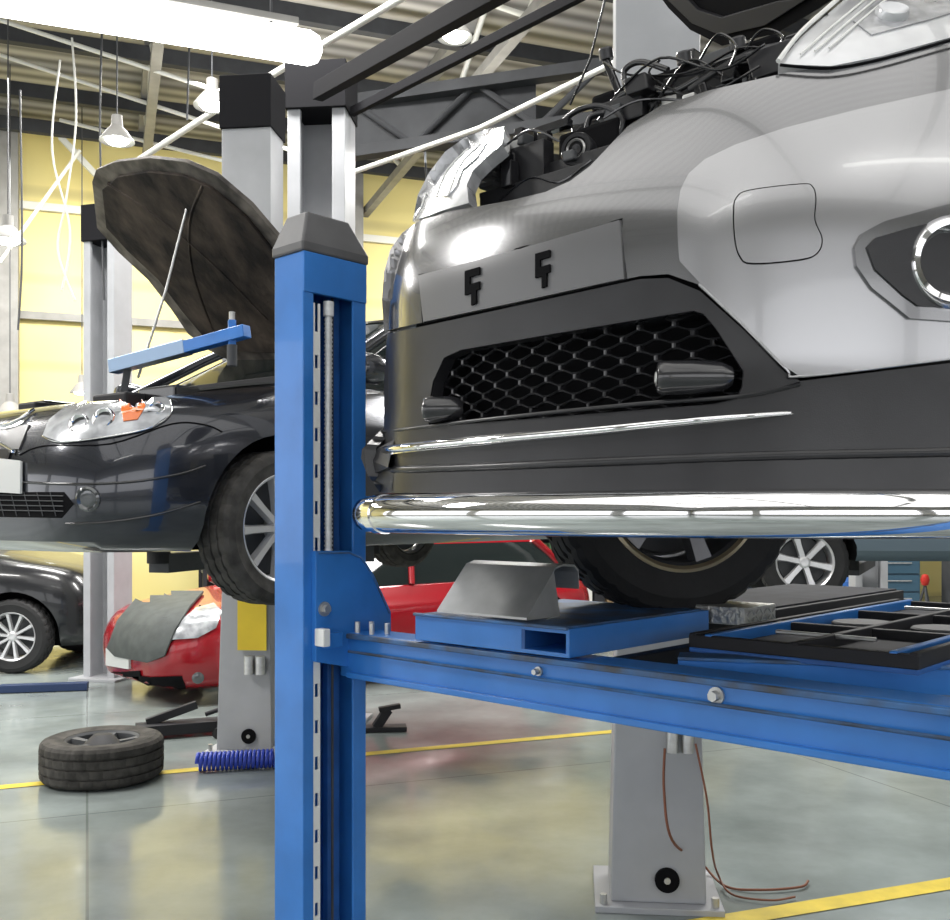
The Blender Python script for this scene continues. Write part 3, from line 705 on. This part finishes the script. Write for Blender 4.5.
# ============================================================ GENERIC CARS
def make_car(label,origin,fwd,zg,paint,Len=4.3,R_=.31,xw=(-.78,-3.35),spk=7,wide=.86,m_ty=M_rub,open_bay=False,skip=(),zs=1.0,tw=.20,rr=.66,zlow=.19):
    fwd=V(fwd).normalized(); side=V((-fwd.y,fwd.x,0))
    o=V(origin)
    rt=root('car',V((o.x,o.y,zg))-fwd*2,label,'car')
    def W(x,y,z): return o*1+fwd*x+side*y+UP*(zg+z*zs-o.z)
    s=wide/.86
    lev=[(zlow,-.10,.10,.76),(zlow+.04,-.03,.05,.81),(zlow+.10,-.01,.02,.845),(.42,0,0,.86),(.52,-.005,0,.865),(.60,-.03,.01,.865),(.68,-.07,.02,.86),(.74,-.12,.03,.85),(.79,-.20,.04,.83),(.83,-.34,.06,.80),(.87,-.55,.08,.775),(.91,-.80,.12,.755),(.94,-1.02,.16,.74),(.95,-1.15,.2,.72)]
    N=112; vs=[];fs=[]
    for (z,xf,xr,w) in lev:
        a=(Len+xf-xr)/2; cx=(xf-(Len-xr))/2
        for k in range(N):
            t=2*math.pi*k/N; ct,st=math.cos(t),math.sin(t); n=5.0
            x=cx+a*math.copysign(abs(ct)**(2/n),ct); y=w*s*math.copysign(abs(st)**(2/n),st)
            vs.append(W(x,y,z))
    for j in range(len(lev)-1):
        for k in range(N): fs.append((j*N+k,j*N+(k+1)%N,(j+1)*N+(k+1)%N,(j+1)*N+k))
    fs.append(tuple(range(N-1,-1,-1))); fs.append(tuple((len(lev)-1)*N+k for k in range(N)))
    body=mk('car_body',vs,fs,paint,rt,smooth=True)
    cv=[];cf=[]
    for x in xw:
        for sg in(-1,1):
            c=W(x,sg*(wide+.05),(R_+.01)/zs); ax=side*sg
            a,b=UP,ax.cross(UP); n0=len(cv)
            for dd in(-.33,.2):
                for k in range(40): t=2*math.pi*k/40; cv.append(c+ax*dd+(a*math.cos(t)+b*math.sin(t))*R_*1.17)
            for k in range(40): cf.append((n0+k,n0+(k+1)%40,n0+40+(k+1)%40,n0+40+k))
            cf.append(tuple(n0+k for k in range(39,-1,-1))); cf.append(tuple(n0+40+k for k in range(40)))
    if open_bay:
        v,f=boxdata(W(-.66,0,.85),fwd*.42,side*.60,UP*.27); n0=len(cv); cv+=v; cf+=[tuple(i+n0 for i in q) for q in f]
    cut=mk('cutter',cv,cf,M_dark)
    md=body.modifiers.new('b','BOOLEAN'); md.object=cut; md.operation='DIFFERENCE'; md.solver='EXACT'
    try: md.material_mode='TRANSFER'
    except Exception: pass
    bpy.context.view_layer.update()
    dg=bpy.context.evaluated_depsgraph_get()
    nm=bpy.data.meshes.new_from_object(body.evaluated_get(dg),depsgraph=dg)
    body.modifiers.clear(); body.data=nm
    nm.set_sharp_from_angle(angle=math.radians(35))
    bpy.data.objects.remove(cut)
    bv=BVHTree.FromPolygons([v.co.copy() for v in nm.vertices],[tuple(p.vertices) for p in nm.polygons])
    gl=[(.945,-1.02,.22,.725),(1.0,-1.14,.28,.71),(1.2,-1.52,.45,.65),(1.34,-1.80,.62,.60),(1.37,-1.88,.68,.585),(1.41,-2.05,.85,.54),(1.43,-2.3,1.1,.44)]
    def ringlv(lv,inset=0):
        out=[]
        for (z,xf,xr,w) in lv:
            a=(Len+xf-xr)/2-inset; cx=(xf-(Len-xr))/2
            for k in range(N):
                t=2*math.pi*k/N; ct,st=math.cos(t),math.sin(t); n=5
                out.append(W(cx+a*math.copysign(abs(ct)**(2/n),ct),(w*s-inset)*math.copysign(abs(st)**(2/n),st),z))
        return out
    gv=ringlv(gl[:5]); gf=[(j*N+k,j*N+(k+1)%N,(j+1)*N+(k+1)%N,(j+1)*N+k) for j in range(4) for k in range(N)]
    mk('windows',gv,gf,M_glassd,rt,smooth=True)
    rv=ringlv(gl[3:]); rf=[(j*N+k,j*N+(k+1)%N,(j+1)*N+(k+1)%N,(j+1)*N+k) for j in range(3) for k in range(N)]+[tuple(3*N+k for k in range(N))]
    rv=[v+UP*.004 for v in rv]; mk('roof',rv,rf,paint,rt,smooth=True)
    for sg in(-1,1):
        tube('window_pillar',[W(-1.12,sg*.70*s,.96),W(-1.55,sg*.645*s,1.2),W(-1.88,sg*.59*s,1.37)],.03,paint,rt,seg=8)
        tube('window_pillar',[W(-2.3,sg*.735*s,.95),W(-2.35,sg*.655*s,1.2),W(-2.4,sg*.60*s,1.37)],.03,paint,rt,seg=8)
        tube('window_pillar',[W(-Len+.45,sg*.62*s,.96),W(-Len+.7,sg*.58*s,1.2),W(-Len+.9,sg*.55*s,1.37)],.05,paint,rt,seg=8)
        mc=W(-1.25,sg*.86*s,1.0); lathe('side_mirror',[(0,.09),(.05,.075),(.07,.03),(.065,-.04),(0,-.05)],mc,fwd,paint,rt,seg=18)
    for i,x in enumerate(xw):
        for sg in(-1,1):
            if (i,sg) in skip: continue
            wheel(W(x,sg*(wide-.12),R_/zs),side*sg,R_,tw,m_ty,M_alloy,rt,spokes=spk,rr=rr)
    return rt,W,bv,fwd,side
Fb=V((-.588,-.809,0)); Lb=V((.809,-.588,0))
W0=P(270,528,4.05); zg=W0.z-.31
oc=W0-Lb*.74+Fb*.78; oc.z=0
blk,Wb,bvb,_,_=make_car('glossy black hatchback raised on a lift with its hood open',oc,Fb,zg,M_carblk,m_ty=M_rubd,open_bay=True,spk=9,skip=((0,-1),),rr=.71,tw=.19,zlow=.225)
bm_=bvh_map(bvb,3.6)
panel('headlight',[(44,437),(50,421),(66,408),(96,400),(130,395),(158,394),(171,402),(170,415),(152,428),(112,437),(62,443)],bm_,.008,.02,M_clear,blk,g=6,bevel=.002)
fa_=(Fb*.8+Lb*.35+UP*.35).normalized()
for x,y,r in((80,425,.036),(104,420,.040),(156,410,.026)):
    p,n=bm_(x,y); lathe('headlight_bowl',[(r*.75,.0),(r*.9,.008),(r,.010),(r*1.1,.004),(r*1.1,-.02)],p+n*.006,fa_,M_chrome,blk,seg=28)
    lathe('headlight_bulb',[(0,-.002),(r*.4,-.004),(r*.78,-.003)],p+n*.006,fa_,M_lampin,blk,seg=20)
panel('turn_signal',[(120,401),(140,398),(146,408),(138,421),(124,423)],bm_,.012,.008,M_amber,blk,g=4)
seam('headlight_rim',[(44,437),(62,443),(112,437),(152,428),(170,415),(171,402)],.008,.003,M_chrome,blk,mp=bm_)
panel('lower_intake',[(-60,488),(20,492),(64,492),(74,504),(62,518),(-60,516)],bm_,.003,.012,M_dark,blk,g=12)
for y in(495,500,505,510): seam('intake_bar',[(-60,y-2),(0,y),(64,y+1)],.005,.002,M_greydk,blk,mp=bm_)
for x in range(-40,64,13): seam('intake_bar',[(x,492),(x+6,516)],.005,.002,M_greydk,blk,mp=bm_,res=2)
panel('license_plate',[(-70,452),(24,462),(24,494),(-70,488)],bm_,.016,.01,M_plate,blk,g=16)
seam('bumper_strip',[(-40,478),(60,484),(130,482),(180,474),(205,466)],.003,.005,M_gloss,blk,mp=bm_,seg=10)
seam('bumper_lower_crease',[(66,524),(110,522),(160,514),(200,502)],.001,.005,M_gloss,blk,mp=bm_,seg=10)
p,n=bm_(88,499); lathe('fog_lamp',[(0,.002),(.02,.003),(.030,.001),(.038,.010),(.046,.004),(.046,-.01)],p,n,M_lampin,blk,seg=28)
seam('bumper_seam',[(20,455),(45,446),(110,444),(172,424),(205,425),(222,432)],.001,.003,M_dark,blk,mp=bm_)
panel('upper_grille',[(-60,425),(0,430),(30,425),(20,450),(-60,450)],bm_,.006,.01,M_plast,blk,g=12)
seam('grille_chrome_strip',[(-50,424),(5,428),(35,412)],.012,.008,M_chrome,blk,mp=bm_)
for i in range(14):
    x=-.32-.66*random.random(); y=-.5+1.0*random.random()
    box('engine_component',Wb(x,y,.78),Fb*(.05+.06*random.random()),Lb*(.05+.07*random.random()),UP*(.06+.04*random.random()),M_blacks if i%2 else M_gloss,blk,bevel=.01)
box('cowl_panel',Wb(-1.12,0,.93),Fb*.06,Lb*.68,UP*.05,M_blacks,blk)
hb=plane_map(P(215,178,3.95),P(95,200,4.75),P(190,335,5.3))
hood_o=[(92,182),(96,170),(115,162),(150,158),(185,162),(215,175),(250,205),(280,240),(292,275),(298,372),(240,366),(208,350),(188,334),(170,308),(148,280),(118,252),(97,228)]
panel('hood',hood_o,hb,0,.02,M_bare,blk,g=20,bevel=.006)
ins=[(104,188),(120,175),(150,170),(185,174),(212,186),(248,216),(275,250),(284,352),(240,350),(205,335),(184,310),(160,278),(130,250),(108,226)]
panel('hood_insulation',ins,hb,.014,.014,M_ins,blk,g=20,bevel=.004)
seam('hood_rib',[(110,182),(160,215),(215,262),(270,318)],.010,.010,M_ins,blk,mp=hb)
seam('hood_rib',[(205,184),(192,220),(195,270),(215,330)],.010,.009,M_ins,blk,mp=hb)
tube('hood_prop',[P(138,378,4.25),P(166,290,4.3),P(190,196,4.25)],.006,M_steel,blk,seg=8)
es=root('support_beam',P(180,352,4.0),'blue telescopic support beam lying across the open engine bay','support beam')
bar('beam_tube',P(113,368,4.25),P(247,331,3.95),.05,.05,M_blue,es)
bar('beam_sleeve',P(113,367,4.25),P(188,347,4.08),.058,.058,mat('pale_blue_steel',(.33,.45,.62),rough=.35,metal=.4),es)
bar('support_foot',P(232,320,3.98),P(232,358,3.98),.03,.03,M_blue,es,up=A_)
bar('support_foot',P(128,366,4.22),P(124,392,4.22),.03,.03,M_greydk,es,up=A_)
tube('adjusting_screw',[P(232,345,3.95),P(232,366,3.95)],.02,M_greydk,es,seg=12)
tube('adjusting_screw',[P(232,312,3.98),P(232,324,3.98)],.012,M_steel,es,seg=12)
# --- red car
rc=V((-2.76,7.86,0)); Fr=V((-.743,-.669,0))
red,Wr,bvr,_,_=make_car('glossy red hatchback parked on the floor',rc,Fr,0,M_carred,spk=7,Len=4.9,xw=(-.78,-3.9),zs=.88,zlow=.15)
rm=bvh_map(bvr,7.5)
panel('headlight',[(172,640),(180,622),(196,609),(214,604),(222,612),(216,628),(198,638)],rm,.012,.03,M_clear,red,g=6)
panel('lower_grille',[(112,672),(150,677),(182,676),(186,687),(150,693),(114,689)],rm,.012,.02,M_dark,red,g=8)
panel('license_plate',[(108,648),(131,652),(131,669),(108,665)],rm,.02,.02,M_plate,red,g=10)
lathe('fog_lamp',[(0,.01),(.03,.01),(.045,0)],rm(198,678)[0],rm(198,678)[1],M_lampin,red,seg=20)
seam('hood_gap',[(112,636),(150,644),(180,636),(200,606)],.002,.008,M_dark,red,mp=rm)
cov=panel('fender_cover',[(110,648),(120,622),(136,602),(160,594),(204,594),(190,610),(176,632),(166,656),(150,662),(118,656)],rm,.03,.02,M_coverm,None,g=7,bevel=.004)
tag(cov,'dark grey protective mat draped over the red hood','fender cover')
fc=V((-3.55,9.95,0))
M_carblk2=mat('deep_black_car_paint',(.008,.009,.011),rough=.25,coat=.5)
make_car('black car parked on the floor beyond the lifts',fc,V((1,0,0)),0,M_carblk2,spk=10,Len=4.4,R_=.34,xw=(-.68,-3.4),wide=.86,zs=1.2)
w3=P(803,562,7.6); F3=V((-.97,.10,0)).normalized(); L3=V((-F3.y,F3.x,0))
o3=w3-L3*.76+F3*.78; o3.z=0
dk3,W3,bv3,_,_=make_car('slate blue car raised on a lift across the workshop',o3,F3,w3.z-.33,mat('slate_blue_car_paint',(.10,.14,.17),metal=.4,rough=.3,coat=.5),spk=6,R_=.33,zlow=.34)
# ============================================================ GREY COLUMNS
def column(px,base,w,zt,rot,label,lowbox=True,head=True,Yo=None):
    Y=1450.0/(base-HY) if Yo is None else Yo
    c=P(px,HY,Y); c.z=0
    ax=V((math.cos(rot),math.sin(rot),0)); ay=V((-ax.y,ax.x,0))
    r_=root('lift_column',c,label,'lift column','grey lift columns')
    def q(x,y,z): return c+ax*x+ay*y+UP*z
    h=w/2
    pf=[(-h,-h*.8),(h,-h*.8),(h,h*.8),(h*.55,h*.8),(h*.55,h*.6),(h*.8,h*.6),(h*.8,-h*.6),(-h*.8,-h*.6),(-h*.8,h*.6),(-h*.55,h*.6),(-h*.55,h*.8),(-h,h*.8)]
    pf=[(x,-y) for x,y in pf] if not lowbox else pf
    prism('column_profile',[q(x,y,.02) for x,y in pf],UP*(zt-.02),M_grey,r_,bevel=.004)
    box('column_base_plate',q(0,0,.012),ax*h*1.5,ay*h*1.4,UP*.012,M_grey,r_)
    if head:
        box('column_head',q(0,0,zt+.12),ax*h*1.05,ay*h*.95,UP*.16,M_rail,r_)
    if lowbox:
        lb=[q(-h*1.12,-h*1.05,.024),q(h*1.12,-h*1.05,.024),q(h*1.12,h*.9,.024),q(-h*1.12,h*.9,.024)]
        lt=[q(-h*.98,-h*.86,1.0),q(h*.98,-h*.86,1.0),q(h*.98,h*.8,1.0),q(-h*.98,h*.8,1.0)]
        mk('column_lower_cover',lb+lt,[(0,1,2,3),(4,5,6,7)]+[(i,(i+1)%4,(i+1)%4+4,i+4) for i in range(4)],M_grey,r_,bevel=.006)
        yy=-h*1.05
        tube('inspection_port',[q(h*.2,yy-.01,.11),q(h*.2,yy+.02,.11)],.045,M_dark,r_,seg=28)
        tube('port_plug',[q(h*.2,yy-.014,.11),q(h*.2,yy,.11)],.012,M_steel,r_,seg=12)
        for sx in(-1,1): tube('anchor_bolt',[q(sx*h*1.3,-h*1.2,.02),q(sx*h*1.3,-h*1.2,.06)],.014,M_steel,r_,seg=6)
    return r_,q,h,ax,ay
r4,q4,h4,_,_=column(655,893,.31,3.75,-.10,'tall grey steel lift column with a cable at its base')
for i in(0,1):
    tube('hydraulic_cylinder',[q4(.05+i*.055,-h4-.012,.70),q4(.05+i*.055,-h4-.012,.58)],.022,M_steel,r4,seg=16)
box('yellow_sticker',q4(-.10,-h4*.9-.003,.70),V((.03,0,0)),V((0,.001,0)),UP*.02,M_yel,r4,bevel=0)
r1,q1,h1,_,_=column(253,748,.31,3.85,-.12,'tall grey steel lift column with a yellow sticker')
box('yellow_sticker',q1(.05,-h1*.96-.012,.84),V((.09,-.01,0)),V((0,.002,0)),UP*.21,M_yel,r1,bevel=0)
for i in(0,1): tube('hydraulic_cylinder',[q1(.04+i*.07,-h1-.03,.60),q1(.04+i*.07,-h1-.03,.49)],.03,M_steel,r1,seg=16)
column(322,725,.40,4.25,-.1,'tall grey steel lift column behind the blue post',lowbox=False,Yo=6.95)
r5,q5,_,_,_=column(108,678,.32,3.9,-.3,'tall grey steel lift column near the parked red car',lowbox=False,Yo=8.9)
def arm(r_,p,q):
    bar('lift_arm',p,q,.12,.10,M_greydk,r_); 
    tube('lift_arm_pad',[V(q),V(q)+UP*.12],.06,M_rub,r_,seg=18)
za=zg+.11
p_=q1(0,-.05,za); arm(r1,p_,V((*Wb(-1.25,-.62,0).xy,za))); arm(r1,p_,V((*Wb(-2.9,-.62,0).xy,za)))
box('lift_carriage',q1(0,0,za+.15),V((h1*1.15,0,0)),V((0,h1*1.0,0)),UP*.28,M_greydk,r1)
r6,q6,_,_,_=column(868,0,.33,3.9,-.1,'tall grey steel lift column across the workshop',lowbox=False,Yo=10.6)
zc=w3.z-.33+.20
arm(r6,q6(0,-.05,zc),V((*W3(-1.5,-.6,0).xy,zc)))
fa=tag(bar('lift_floor_arm',G(0,693),G(88,690),.10,.06,mat('navy_steel',(.012,.03,.09),rough=.5)),'dark blue swing arm of a lift lying at floor level','lift arm')
fa.location.z=.035
cb=[q4(.02,-h4-.04,.60),P(664,790,3.58),P(672,840,3.54),V((*G(700,882).xy,.08)),V((*G(725,889).xy,.012)),V((*G(760,893).xy,.012)),V((*G(800,890).xy,.012)),V((*G(808,884).xy,.012))]
tag(tube('power_cable',cb,.005,M_orange,res=8,seg=8),'thin brown cable trailing from the column onto the floor','cable','brown cables')
cb=[q4(.13,-h4-.04,.62),P(707,800,3.56),P(712,850,3.54),V((*G(718,887).xy,.05)),V((*G(732,898).xy,.014)),V((*G(770,904).xy,.014)),V((*G(795,900).xy,.012))]
tag(tube('power_cable',cb,.004,M_orange,res=8,seg=8),'thin brown cable trailing from the column onto the floor','cable','brown cables')
# ============================================================ FLOOR ITEMS
tc_=G(99,780); 
tr=root('loose_tyre',V((tc_.x,tc_.y,0)),'dusty used tyre on its rim lying flat on the floor','tyre')
wheel(V((tc_.x,tc_.y+.05,.118)),UP,.325,.21,M_rubd,M_greydk,tr,spokes=5,rr=.6,name='rim')
tube('hub',[V((tc_.x,tc_.y+.05,.15)),V((tc_.x,tc_.y+.05,.238))],[.14,.05],M_blacks,tr,seg=24)
hp=[]; p0=G(197,772); p1=G(275,768); p0.z=.055;p1.z=.055; dd=(p1-p0).normalized(); ss=dd.cross(UP).normalized()
for i in range(18*14):
    t=i/(18*14); a=2*math.pi*i/14; hp.append(p0.lerp(p1,t)+ss*.045*math.cos(a)+UP*(.002+.045*math.sin(a)))
tag(tube('air_hose',hp,.011,M_hose,seg=6),'coiled blue air hose lying on the floor','hose')
jk=root('floor_jack',G(185,738),'black low floor jack beside the grey column','floor jack')
c=G(185,738)
bar('jack_frame',c+V((-.30,-.05,.06)),c+V((.25,.18,.06)),.16,.07,M_blacks,jk)
bar('jack_arm',c+V((-.25,0,.10)),c+V((.05,.1,.20)),.05,.05,M_blacks,jk)
tube('jack_handle',[c+V((.1,.12,.13)),c+V((.50,.22,.26))],.015,M_blacks,jk)
for i,x in enumerate((-.28,.22)):
    for j in(-1,1): cc=c+V((x,x*.35+j*.09,.035)); tube('jack_wheel',[cc-V((0,.02,0)),cc+V((0,.02,0))],.034,M_rub,jk,seg=18)
c=G(376,732)
j2=root('jack_stand',c,'small black jack stand on the floor behind the blue post','jack stand')
bar('stand_foot',c+V((-.2,0,.02)),c+V((.2,.05,.02)),.12,.03,M_blacks,j2); bar('stand_stem',c+V((0,0,.03)),c+V((.08,.02,.15)),.06,.06,M_blacks,j2); bar('stand_head',c+V((.02,0,.15)),c+V((.16,.03,.17)),.05,.03,M_blacks,j2)
def cabinet(px,base,w,h,m,label):
    c=G(px,base); r_=root('tool_cabinet',c,label,'tool cabinet')
    box('cabinet_body',c+UP*(h/2+.04)+V((0,.25,0)),V((w/2,0,0)),V((0,.24,0)),UP*h/2,m,r_,bevel=.008)
    n=4
    for i in range(n):
        z=.08+(i+.5)*h/n*.96
        d_=box('drawer',c+V((0,0,z)),V((w/2-.02,0,0)),V((0,.015,0)),UP*(h/n/2-.015),m,r_)
        hnd=bar('handle',c+V((-w*.3,-.03,z+.03)),c+V((w*.3,-.03,z+.03)),.02,.015,M_steel,None); hnd.parent=d_
    for sx in(-1,1): tube('castor',[c+V((sx*w*.4-.02,.1,.03)),c+V((sx*w*.4+.02,.1,.03))],.03,M_rub,r_,seg=14)
cabinet(896,634,.6,.9,mat('slate_cabinet',(.05,.12,.18),rough=.4),'slate blue metal tool cabinet on the workshop floor')
cabinet(990,637,.7,1.1,M_greydk,'dark metal tool cabinet on the workshop floor')
c=G(853,645)
bn=root('waste_bin',c,'blue plastic waste bin on the floor','bin')
lathe('bin_body',[(0,0.005),(.10,.005),(.13,.62),(.15,.64),(.15,.67),(.12,.67),(.11,.55)],c,UP,M_blue,bn,seg=32)
lathe('bin_lid',[(.155,.67),(.155,.71),(.1,.75),(0,.76)],c,UP,M_bluedk,bn,seg=32)
c=G(925,660)
st=root('stand',c,'red topped tripod stand on the floor','tripod stand')
for k in range(3):
    t=k*2.1+.4; tube('stand_leg',[c+V((.2*math.cos(t),.2*math.sin(t),.012)),c+UP*.75],.012,M_greydk,st)
lathe('stand_head',[(0,.86),(.03,.85),(.045,.80),(.03,.75),(0,.74)],c,UP,M_redp,st,seg=20)
bxm=[mat('box_dark_blue',(.02,.05,.12),rough=.6),M_greydk,M_blacks,mat('box_teal',(.05,.16,.16),rough=.6),mat('box_cardboard',(.22,.15,.08),rough=.8),M_pwhite,mat('box_green',(.05,.12,.05),rough=.6)]
random.seed(21)
for k in range(5):
    a0=2.0+k*2.1; b0=12.6
    sh=root('shelving_unit',R(a0,b0,0),'tall dark steel shelving unit by the far wall','shelf','workshop shelving')
    for da in(-.95,.95):
        for db in(-.3,.3): bar('shelf_post',R(a0+da,b0+db,0),R(a0+da,b0+db,2.3),.05,.05,M_blacks,sh,up=A_)
    for z in(.15,.75,1.35,1.95): box('shelf_board',R(a0,b0,z),A_*.95,B_*.3,UP*.015,M_greydk,sh)
    box('back_panel',R(a0,b0+.31,1.15),A_*.95,B_*.008,UP*1.15,M_blacks,sh,bevel=0)
    for z in(.165,.765,1.365,1.965):
        a=-.9
        while a<.7:
            w_=random.uniform(.16,.42); h_=random.uniform(.14,.42)
            if random.random()<.85:
                tag(box('storage_box',R(a0+a+w_/2,b0-.02,z+h_/2+.001),A_*(w_/2-.01),B_*.22,UP*h_/2,random.choice(bxm),bevel=.01),'storage box standing on a steel shelf','box','boxes on the shelves')
            a+=w_+.02
# ============================================================ LIGHTS
def area(p,tgt,sx,sy,e,colr=(1,1,1)):
    l=bpy.data.lights.new('area_light','AREA'); l.shape='RECTANGLE'; l.size=sx; l.size_y=sy; l.energy=e*LS; l.color=colr
    o=bpy.data.objects.new('area_light',l); o.location=p; o.rotation_euler=(V(tgt)-V(p)).to_track_quat('-Z','Y').to_euler(); col.objects.link(o); return o
for a,b,e in((-5,10.5,400),(0,10.5,400),(5,10.5,360),(-5,5.5,420),(.5,6.5,400),(6,6,420)):
    area(R(a,b,5.6),R(a,b,0),3.2,.8,e,(1,.98,.95))
area(R(1,-1.5,6.0),R(1,-1.5,0),12,8,430,(1,.99,.97))
for a,b in((-5,12),(0,12),(5,12)):
    area(R(a,b,5.2),R(a,14,3.2),3,.6,110,(1,.98,.9))
for a,b in((-4,8),(2,9),(-3,3),(4,3)):
    area(R(a,b,4.6),R(a,b,6.5),2.5,.6,80,(1,.99,.97))
w=bpy.data.worlds.new('world'); scene.world=w; w.use_nodes=True
nt=w.node_tree; bg=nt.nodes['Background']; bg.inputs['Color'].default_value=(.97,.98,1,1); bg.inputs['Strength'].default_value=2.2
cam=bpy.data.cameras.new('camera'); co=bpy.data.objects.new('camera',cam); col.objects.link(co)
co.location=EYE; co.rotation_euler=(math.pi/2,0,0); cam.sensor_width=36; cam.lens=36*FP/950; cam.shift_y=(HY-460)/950; cam.clip_start=.05; cam.clip_end=100
scene.camera=co
scene.view_settings.view_transform='Standard'
